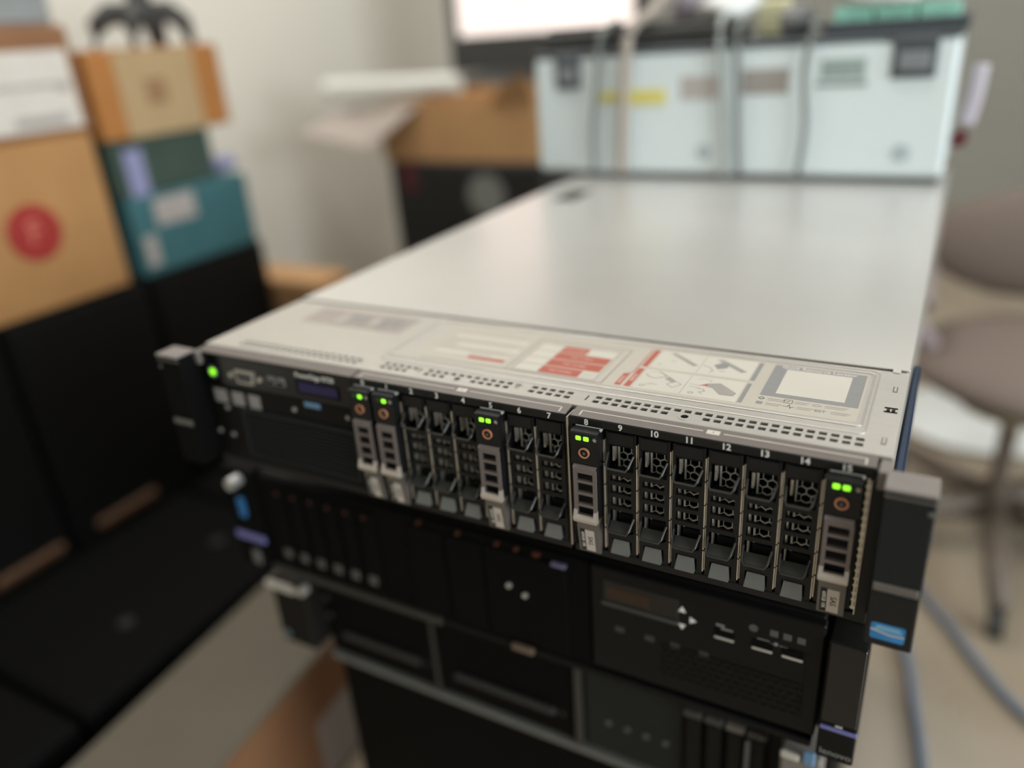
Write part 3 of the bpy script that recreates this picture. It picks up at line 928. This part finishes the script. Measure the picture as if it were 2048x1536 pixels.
# ---- third server with large drive trays
S3 = thing('rack_server', 'dark rack server with wide drive trays and grey lower lip, lowest of the stack', 'server', T(0, 0, -252),
           'rack servers in the stack')
zo = 252
b = B().box(-6, 392, 76, 700, zb(-251.5), zb(-158), 0, 1)
part('chassis', b, BLACK_M, S3)
part('base_lip', B().box(-6, 392, 68, 77, zb(-250), zb(-244.5), 0, 1), mat('lip_grey', (112, 112, 108), .5), S3, label='grey lower lip')
for xa, xb in ((-4, 112), (115, 240)):
    d = part('drive_tray', B().box(xa, xb, 70.5, 77, zb(-241), zb(-164), 0, 1), BLACK_D, S3)
    part('tray_handle', B().box(xa + 18, xb - 14, 66, 71, zb(-219), zb(-212.5), 0, 1.6), mat('handle_black', (44, 45, 46), .5), d)
    part('tray_light', B().cyl((xb - 9, 69.6, zb(-217)), 2, 1.2, 'y', 10), MATS['handle_black'], d)
for xx in (113.5, 243.5):
    part('tray_divider', B().box(xx - 1.4, xx + (1.4 if xx < 200 else 4.5), 68.6, 77, zb(-244), zb(-163), 0, .5), mat('divider_grey', (56, 57, 54), .5), S3)
d = part('bay_filler', B().box(250, 326, 71, 77, zb(-241), zb(-165), 0, 1), mat('filler_grey', (32, 36, 34), .6, spec=.2), S3)
for xx in (269.2, 284, 298.7, 313.5):
    part('indicator', B().cyl((xx, 69.8, zb(-209.4)), 2.4, 1.4, 'y', 12), mat('indicator_dim', (88, 90, 87), .4), d)
for k in range(4):
    xx = 334 + k * 14.5
    d = part('drive_carrier', B().box(xx - 5.6, xx + 5.6, 66, 77, zb(-241), zb(-172), 0, 1.2), BLACK_M, S3)
    part('carrier_cap', B().box(xx - 6.4, xx + 6.4, 63, 70, zb(-168.5), zb(-162.4), 0, 1), mat('cap_grey', (64, 62, 60), .5) if k != 2 else TAUPE_D, d)
part('carrier_stem', B().box(370.4, 373.6, 62, 67, zb(-238), zb(-171), 0, .6), GREY_INK2, S3)
b = B().box(394.6, 419.5, 48, 78, zb(-246), zb(-152), 0, 2)
e = part('rack_ear', b, TAUPE, S3, label='taupe plastic ear')
part('ear_cap', B().box(394.6, 406, 46.4, 50, zb(-157), zb(-151.5), 0, 1), CREAM_INK, e)
part('touch_tab', B().box(408, 415, 46.5, 50, zb(-157), zb(-146.5), 0, 1), BLUE_TAG, e)
b = B().box(-48, -6, 52, 80, zb(-231), zb(-162), 0, 3)
e = part('rack_ear', b, mat('ear_brownblack', (30, 27, 25), .6, spec=.15), S3)
part('ear_cap', B().box(-48, -13, 46, 52, zb(-166), zb(-158.6), 0, 2), CREAM_INK, e)
part('ear_screw', B().cyl((-3.5, 45, zb(-158)), 4.2, 8, 'y', 14), PALE_INK, e)
part('ear_badge', B().cyl((-37, 48.6, zb(-218)), 4.5, 2, 'y', 12), mat('teal_grey_badge', (96, 108, 112), .4), e)
for zz in (-180, -200):
    part('indicator', B().cyl((0, 68, zb(zz)), 2.6, 3, 'y', 12), mat('indicator_dark', (66, 66, 62), .4), S3)

# ---- black cabinet that carries the stack
PD = thing('base_cabinet', 'black metal cabinet that carries the stack of rack servers', 'cabinet', T(0, 0, -650))
part('body', B().box(-8, 420, 80, 700, 20, 397, 0, 2), BLACK_D, PD)
part('plinth', B().box(6, 406, 95, 690, 0, 20), BLACK_D, PD)
part('door', B().box(-4, 416, 76, 81, 30, 390, 0, 1.5), BLACK_D, PD)

# ------------------------------------------------------------------ white equipment case behind the lid
CS = thing('equipment_case', 'long white equipment case with two black corner latches behind the silver lid', 'case', T(0, 0, 87.8))
W_ = 435
b = B().box(-53, 428, 636, 800, 6, 146, 0, 5)
part('body', b, CASE_W, CS)
part('base_shade_strip', B().box(-45, 424, 642, 794, 0.2, 6.5, 0, 1), mat('base_shade_dark', (74, 76, 74), .6), CS)  # dark strip standing in for the contact shadow under the case
part('lid_edge', B().box(-53.5, 428.5, 635, 801, 146, 152, 0, 2), CASE_D, CS)
for xa, xb in ((-22, 12), (366, 408)):
    l = part('latch', B().box(xa, xb, 632, 637.5, 108, 148, 0, 2), CASE_D, CS)
    part('latch_plate', B().box(xa + 6, xb - 6, 630, 633, 116, 134, 0, 1), mat('latch_mid', (128, 132, 136), .4), l)
part('nameplate', B().box(212, 264, 635.2, 636.6, 96, 123, 0, .4), mat('plate_taupe', (160, 154, 148), .5), CS)
part('faded_sticker', B().box(140, 184, 635.3, 636.6, 92, 118, 0, .4), mat('sticker_rose', (190, 184, 180), .5), CS)
v = B().box(296, 342, 635.2, 636.6, 110, 131, 0, .4)
for k in range(4):
    v.box(298, 340, 634.6, 636.2, 112 + k * 4.6, 114 + k * 4.6, 1)
part('vent_panel', v, [mat('vent_pale', (186, 200, 198), .5), mat('vent_dark', (132, 146, 144), .5)], CS)
part('handle_slot', B().box(292, 344, 634.8, 636.8, 102, 107, 0, .8), mat('slot_grey', (128, 142, 140), .5), CS)
for xx in (170, 385):
    part('foot_stud', B().cyl((xx, 635, 32), 9, 2, 'y', 16), mat('stud_grey', (176, 188, 192), .4), CS)
part('tape_strip', B().box(30, 62, 634.6, 636.4, 92, 104, 0, .3).box(74, 122, 634.4, 636.4, 88, 105, 0, .3), YELLOW, CS, label='yellow tape strip')

def cable(name, pts, r, m, label, group=None, cat='cable'):
    # smooth the polyline (Catmull-Rom)
    P = [Vector(p) for p in pts]
    out = []
    for i in range(len(P) - 1):
        p0, p1, p2, p3 = P[max(i - 1, 0)], P[i], P[i + 1], P[min(i + 2, len(P) - 1)]
        for k in range(6):
            t = k / 6
            out.append(.5 * ((2 * p1) + (p2 - p0) * t + (2 * p0 - 5 * p1 + 4 * p2 - p3) * t * t + (3 * p1 - p0 - 3 * p2 + p3) * t ** 3))
    out.append(P[-1])
    base = Vector((P[-1].x, P[-1].y, min(p.z for p in out)))
    b = B().tube([p - base for p in out], r, 10)
    return single(name, b, m, label, cat, T(base.x, base.y, base.z), group, True)

g = 'cables hanging over the white case'
cable('cable', [(108, 700, 310), (94, 672, 280), (80, 634, 262), (76, 624, 225), (72, 624, 150), (70, 624, 96)], 6.5, BEIGE_C,
      'thick beige cable hanging down the white case through the yellow tape', g)
cable('cable', [(44, 684, 270), (42, 632, 256), (41, 622, 210), (34, 622, 150), (33, 622, 95)], 4, GREY_C,
      'grey cable on the white case between corner latch and beige cable', g)
cable('cable', [(206, 700, 252), (206, 632, 256), (209, 624, 210), (212, 624, 150), (216, 624, 95)], 3.8, GREY_C,
      'grey cable down the middle of the white case, beside the taupe nameplate', g)
cable('cable', [(184, 690, 268), (186, 634, 262), (188, 626, 215), (196, 625, 160), (199, 625, 93)], 3.5, mat('pale_cable', (160, 164, 162), .5),
      'thin pale cable slanting across the middle of the white case', g)
cable('cable', [(288, 690, 247), (286, 632, 254), (281, 624, 205), (286, 624, 150), (282, 624, 94)], 3.5, GREY_C,
      'grey cable on the white case between nameplate and slotted vent', g)

# clutter on top of the white case (top of lid edge at z = 239.8)
TZ = 240.0
b = B().box(0, 240, 0, 110, 0, 22, 0, 3)
kb = thing('storage_tray', 'dark grey tray under the cables on top of the white case', 'tray', T(-52, 655, TZ))
part('body', b, DKGREY, kb)
for k in range(10):
    part('key_block', B().box(8 + k * 23, 26 + k * 23, 8, 100, 22, 27, 0, 1.5), mat('key_dark', (66, 66, 66), .6), kb)
single('foam_ball', B().blob((0, 0, 16), 20, 20, 18, 3, .1), MIDGREY, 'grey roll of padding on the white case above the slotted vent', 'padding',
       T(258, 690, TZ), smooth=True)
single('plastic_bag', B().blob((0, 0, 14), 34, 26, 16, 5, .35, 22, 12), BAG_W, 'crumpled white plastic bag in front of the grey padding on the case', 'bag',
       T(178, 655 + 40, TZ + 22.2), smooth=True)
single('plastic_bag', B().blob((0, 0, 26), 36, 30, 30, 8, .3, 22, 12), BAG_P, 'lilac plastic bag behind the crumpled white bag on the case', 'bag',
       T(132, 735, TZ + 22.2), smooth=True)
single('foam_block', B().box(-18, 18, -14, 14, 0, 42, 0, 4), STRAW, 'pale yellow foam block between lilac bag and grey padding', 'foam', T(222, 745, TZ + 0.2))
tr = thing('parts_tray', 'dark slate tray of mint boards at the end of the white case', 'tray', T(296, 645, TZ))
part('tray_base', B().box(0, 136, 0, 140, 0, 5, 0, 1), CASE_D, tr)
for (x0, x1, y0, y1) in ((0, 136, 0, 4), (0, 136, 136, 140), (0, 4, 4, 136), (132, 136, 4, 136)):
    part('tray_wall', B().box(x0, x1, y0, y1, 5, 13, 0, .8), CASE_D, tr)
for k in range(5):
    bb = B().box(0, 38, 0, 60, 0, 22, 0, 1.5).box(6, 14, 8, 16, 22, 28, 1, .5).box(22, 30, 20, 44, 22, 26, 1, .5)
    single('circuit_board', bb, [TEAL_P, PAPER_G], 'mint green circuit board standing in the slate tray', 'circuit board',
           T(302 + (k % 3) * 41, 652 + (k // 3) * 64, TZ + 5.2), 'mint boards in the slate tray')
single('plastic_bag', B().blob((0, 0, 12), 50, 12, 13, 11, .4, 24, 12), BAG_W, 'white film heap along the front of the mint boards', 'bag',
       T(352, 656, TZ + 28.2), smooth=True)

# plug and lilac sleeve at the case's end
cable('cable_sleeve', [(449, 664, 205), (447, 664, 172), (443, 664, 146)], 7.5, BAG_P, 'lilac cable sleeve beside the end of the white case', cat='sleeve')
single('cable_plug', B().cyl((0, -9, 0), 8, 18, 'y', 16).box(-5, 8, -5, 5, -5, 9, 0, 2), DKRED, 'dark red plug under the lilac sleeve beside the white case', 'plug', T(438, 664, 131))

# ------------------------------------------------------------------ cabinets and cartons along the left wall
for k, (ya, yb_, bar, lab) in enumerate(((-330, 222, (95, 206), 'black floor cabinet with the longer bronze bar, under the red-dot carton'),
                                         (228, 470, (262, 378), 'black floor cabinet with a bronze bar, in the middle of its row'),
                                         (476, 735, None, 'black floor cabinet without a bar, at the far end of its row'))):
    c = thing('floor_cabinet', lab, 'cabinet', T(-975, ya, -650), 'black cabinets along the cream wall')
    w, d = 275, yb_ - ya
    part('body', B().box(-235, w - 6, 0, d, 20, 590, 0, 3), BLACK_M, c)
    part('plinth', B().box(-220, w - 30, 12, d - 12, 0, 20), BLACK_D, c)
    part('door', B().box(w - 8, w, 5, d - 5, 30, 580, 0, 2), BLACK_M, c)
    if bar:
        part('pull_bar', B().box(w - 1, w + 12, bar[0] - ya, bar[1] - ya, 228, 246, 0, 4), BRONZE, c)
    part('badge', B().cyl((w - 1, d * .5, 140), 12, 4, 'x', 16), mat('dim_badge', (40, 36, 36), .5), c)

def carton(name, label, x0, x1, y0, y1, z0, z1, m, rz=0.0, bands=(), stick=(), group=None, cat='carton', seam=True):
    """body + tape bands / labels on the +x face: (ya, yb, za, zb, material, name), relative to the base corner."""
    c = thing(name, label, cat, T((x0 + x1) / 2, (y0 + y1) / 2, z0, rz), group)
    hx, hy, h = (x1 - x0) / 2, (y1 - y0) / 2, z1 - z0
    part('body', B().box(-hx, hx, -hy, hy, 0, h, 0, 3), m, c)
    if seam:
        part('lid_flap', B().box(-hx + 2, -1, -hy + 2, hy - 2, h, h + 2.2, 0, .8), m, c)
        part('lid_flap', B().box(1, hx - 2, -hy + 2, hy - 2, h, h + 2.2, 0, .8), m, c)
    for k, (ya, yb_, za, zb_, mm, nm) in enumerate(stick):
        part(nm, B().box(hx - .2, hx + 0.9 + .3 * k, -hy + ya, -hy + yb_, za, zb_, 0, .3), mm, c)
    return c

rc = carton('carton', 'tan carton with a red round mark on its side, on the black cabinets', -1010, -700, -60, 442, -59.8, 172, CARD, group='cartons by the cream wall')
hx, hy = 155, 251
bb = B()
cyy, czz = 315 - 191, 53 + 59.8
bb.cyl((hx - .2, cyy, czz), 40, 1.2, 'x', 36)
bb.text('F', 46, Matrix.Translation((hx + 1.06, cyy, czz)) @ Matrix.Rotation(math.pi / 2, 4, 'Z') @ Matrix.Rotation(math.pi / 2, 4, 'X'), 1, .02)
part('round_mark', bb, [RED_P, PINK_P], rc, label='red round mark')
carton('carton', 'brown carton with a large white shipping label, on the red-dot carton', -960, -700, 130, 448, 174.6, 318, CARD_B, 0,
       stick=((130, 306, 10, 114, PAPER, 'shipping_label'), (205, 285, 16, 30, PAPER_G, 'barcode_block'), (190, 300, 66, 72, PALE_INK, 'print_line'),
              (278, 300, 60, 68, PALE_INK, 'print_line')), group='cartons by the cream wall')
single('storage_box', B().box(-60, 60, -110, 55, 0, 60, 0, 6).box(-62, 62, -112, 57, 44, 50, 0, 2), mat('box_grey', (150, 154, 156), .5), 'plain grey box on top of the carton with the shipping label', 'box',
       T(-790, 400, 320.6))
carton('product_box', 'teal box with pale stickers beside the tan red-dot carton', -960, -700, 470, 722, -59.8, 67, TEAL, 0,
       stick=((46, 128, 75, 118, PAPER_G, 'sticker'), (12, 36, 14, 64, PAPER_G, 'sticker')), cat='box', seam=False)
carton('product_box', 'dark green box lying between the teal box and the taped orange carton', -940, -702, 464, 662, 67.2, 154.6, DKGREEN, 0,
       stick=((22, 56, 0, 72, LILAC, 'sticker'),), cat='box', seam=False)
carton('carton', 'orange-brown carton with a wide pale tape band, topmost by the cream wall', -960, -700, 462, 716, 154.8, 282, CARD_O, 0,
       stick=((46, 196, 0.5, 126.5, TAPE, 'tape_band'), (92, 132, 46, 84, mat('tape_print', (160, 124, 90), .5), 'tape_print')),
       group='cartons by the cream wall')
single('film_roll', B().cyl((0, -40, 14), 14, 80, 'y', 20), LILAC, 'small lilac roll on the far end of the teal box', 'roll', T(-760, 708, 67.2), smooth=False)
st = thing('spider_stand', 'dark grey stand with bent legs on the taped orange carton', 'stand', T(-800, 660, 284.6))
part('hub', B().box(-24, 24, -36, 36, 40, 68, 0, 8).box(-14, 14, -16, 18, 60, 120, 0, 6), DKGREY, st)
for dx, dy in ((-40, -74), (42, -60), (-42, 66), (40, 60), (30, -8)):
    part('leg', B().tube([(dx * .2, dy * .2, 52), (dx * .6, dy * .6, 54), (dx * .9, dy * .88, 36), (dx, dy, 0.5)], [19, 18, 15, 7], 10), DKGREY, st, smooth=True)
carton('carton', 'low tan carton on the floor past the end of the black cabinets', -900, -600, 750, 850, -650, -150, CARD_T, 0.0, group='cartons by the cream wall')

# ------------------------------------------------------------------ things along the back of the room
ch = thing('equipment_box', 'big black equipment box with red marks under the open carton', 'equipment', T(-605, 1420, -650))
part('body', B().box(-210, 230, -120, 160, 0, 640, 0, 6), mat('box_black', (28, 30, 31), .5), ch)
part('top_panel', B().box(-205, 225, -124, -118, 500, 630, 0, 2), mat('panel_black', (36, 37, 37), .4), ch)
part('oval_badge', B().cyl((70, -126, 565), 50, 6, 'y', 24, 0, 50), mat('badge_grey', (124, 128, 124), .4), ch)
part('red_mark', B().box(-165, -130, -127, -120, 570, 640, 0, 2), DKRED, ch)
part('red_mark', B().box(-212, -205, -90, -40, 590, 640, 0, 2), DKRED, ch)
oc = thing('open_carton', 'open tan carton with one flap folded out, on the black equipment box', 'carton', T(-605, 1420, -9.4))
b = B().box(-225, 205, -115, -110, 0, 130, 0, 1).box(-225, 205, 145, 150, 0, 150, 0, 1).box(-225, -220, -110, 145, 0, 130).box(200, 205, -110, 145, 0, 150).box(-220, 200, -110, 145, 0, 4)
part('body', b, CARD_T, oc)
fq = [(-330, -95, 128), (-100, -122, 132), (-186, -226, 46), (-396, -226, 82)]
fp_ = B().add([(x, y, z) for x, y, z in fq] + [(x, y + 3, z - 3) for x, y, z in fq], [(0, 1, 2, 3), (4, 5, 6, 7), (0, 1, 5, 4), (1, 2, 6, 5), (2, 3, 7, 6), (3, 0, 4, 7)])
part('flap', fp_, mat('flap_grey', (176, 164, 156), .8), oc, label='grey-backed flap folded outward')
part('flap', B().poly([(90, -113, 128), (205, -113, 128), (212, -160, 196), (150, -155, 170)]).poly([(90, -115, 128), (205, -115, 128), (212, -162, 196), (150, -157, 170)]), CARD_T, oc)
single('paper_roll', B().cyl((-190, 0, 22), 22, 380, 'x', 24), mat('roll_white', (232, 232, 226), .5), 'white paper roll lying across the open carton', 'roll',
       T(-790, 1310, 142.8, 0.05))
mn = thing('monitor', 'lit flat screen monitor with dark frame above the open carton', 'monitor', T(-500, 1660, -650))
part('frame', B().plate(-330, 230, 820, 1240, [(-302, 202, 912, 1215)], 0, 22, 'y').box(-320, 220, 20, 34, 830, 1230), DKGREY, mn)
part('screen', B().box(-302, 202, 8, 14, 912, 1215).box(-160, 60, 7.4, 8, 990, 1040, 1), [SCREEN, SCREEN_R], mn)
part('stand', B().box(-60, 60, 34, 60, 812, 1000, 0, 4).box(-150, 150, -20, 180, 806.2, 816, 0, 4), DKGREY, mn)
pr = thing('printer', 'dark grey office printer with a lighter panel, under the lit monitor', 'printer', T(-500, 1660, -650))
part('body', B().box(-380, 50, -80, 300, 600.2, 806, 0, 8), DKGREY, pr)
part('front_panel', B().box(-180, 40, -84, -78, 730, 795, 0, 3), mat('printer_grey', (104, 108, 104), .5), pr)
part('paper_slot', B().box(-340, -200, -83, -78, 690, 705, 0, 2), BLACK_D, pr)
tb = thing('side_table', 'dark table that holds the grey printer', 'table', T(-500, 1660, -650))
part('table_top', B().box(-340, 420, -60, 380, 575, 599.5, 0, 3), mat('table_dark', (64, 64, 62), .5), tb)
for lx, ly in ((-320, -40), (380, -40), (-320, 340), (380, 340)):
    part('leg', B().box(lx, lx + 30, ly, ly + 30, 0, 575, 0, 2), MATS['table_dark'], tb)

# ------------------------------------------------------------------ floor on the right: chair, cables, white patch, carton
CH = thing('swivel_chair', 'taupe swivel chair on a star foot past the end of the server', 'chair', T(585, 1120, -650))
part('seat', B().blob((50, 30, 345), 230, 225, 50, 2, .03, 28, 12), CHAIR, CH, smooth=True)
bk = B().blob((50, 262, 490), 230, 42, 112, 4, .04, 28, 12)
part('backrest', bk, CHAIR, CH, smooth=True)
part('back_support', B().tube([(70, 200, 325), (75, 300, 370), (80, 300, 500)], 16, 8), CHAIR_D, CH, smooth=True)
part('seat_plate', B().cyl((10, 0, 284), 100, 20, 'z', 24), mat('plate_straw', (186, 176, 140), .4), CH)
part('pole', B().cyl((0, 0, 70), 15, 220, 'z', 20).cyl((0, 0, 60), 26, 60, 'z', 20), CHAIR_D, CH)
for s in (-1, 1):
    part('armrest', B().tube([(60 + s * 180, 0, 340), (60 + s * 225, 0, 400), (60 + s * 225, -40, 455), (60 + s * 225, 150, 470)], 17, 10), CHAIR_P if s < 0 else CHAIR_D, CH, smooth=True)
for k in range(5):
    a = math.radians(200 + 72 * k)
    x1, y1 = 270 * math.cos(a), 270 * math.sin(a)
    l = part('leg', B().tube([(0, 0, 78), (x1 * .5, y1 * .5, 72), (x1, y1, 55)], [26, 22, 15], 8), CHAIR_D, CH, smooth=True)
    part('caster', B().cyl((x1 - 10, y1, 24), 23.5, 20, 'x', 14).cyl((x1, y1, 40), 7, 16, 'z', 8), DKGREY, l)
g = 'blue cables on the floor'
cable('floor_cable', [(430, 900, -642), (478, 745, -642), (497, 631, -642), (512, 533, -642), (525, 400, -642)], 7, BLUE_CBL,
      'straight blue cable on the floor running towards the stack', g)
cable('floor_cable', [(440, 1010, -642), (487, 910, -642), (534, 837, -642), (577, 760, -642), (625, 690, -642), (720, 600, -642)], 7, BLUE_CBL,
      'blue cable curving across the floor away from the stack', g)
single('white_floor_patch', B().blob((0, 0, 12), 250, 165, 14, 21, .14, 30, 10), BAG_W, 'low uneven white patch on the floor behind the chair foot', 'sheet',
       T(590, 1610, -649), smooth=True)  # flat uneven white form lying on the floor
carton('shipping_carton', 'long grey-beige carton on the floor beside the stack, with a white side patch', -342, -178, -160, 335, -650, -438, BOX_G, 0.09, seam=False,
       stick=((0, 495, 8, 206, CARD_B, 'side_panel'), (330, 440, 10, 120, PAPER_G, 'shipping_label')))

g = 'black blocks added to darken the aisle'  # black blocks added where the aisle floor lies in deep shade
for ya, yb_, lab, dots in ((-420, 0, 'low black block added to darken the floor beside the grey-beige carton, with two dull round badges', ((-120, 150), (-200, 60))),
                           (8, 420, 'low black block added to darken the floor between the cabinets and the server stack', ((140, 160), (330, 130))),
                           (428, 740, 'low black block added to darken the floor near the low tan carton', ())):
    u = thing('aisle_dark_block', lab, 'filler block', T(-690, ya, -650), g)
    d = yb_ - ya
    part('body', B().box(0, 318, 0, d, 12, 215, 0, 4), BLACK_D, u)
    for fx, fy in ((20, 20), (298, 20), (20, d - 20), (298, d - 20)):
        part('foot', B().cyl((fx, fy, 0), 12, 13, 'z', 12), BLACK_D, u)
    part('top_plate', B().box(8, 310, 8, d - 8, 214, 217, 0, 1), BLACK_D, u)
    for yy, xx in dots:
        part('badge', B().cyl((xx + 60, yy - ya if yy > 0 else yy - ya, 216.6), 11, 2, 'z', 16), mat('dim_badge', (40, 36, 36), .5), u)
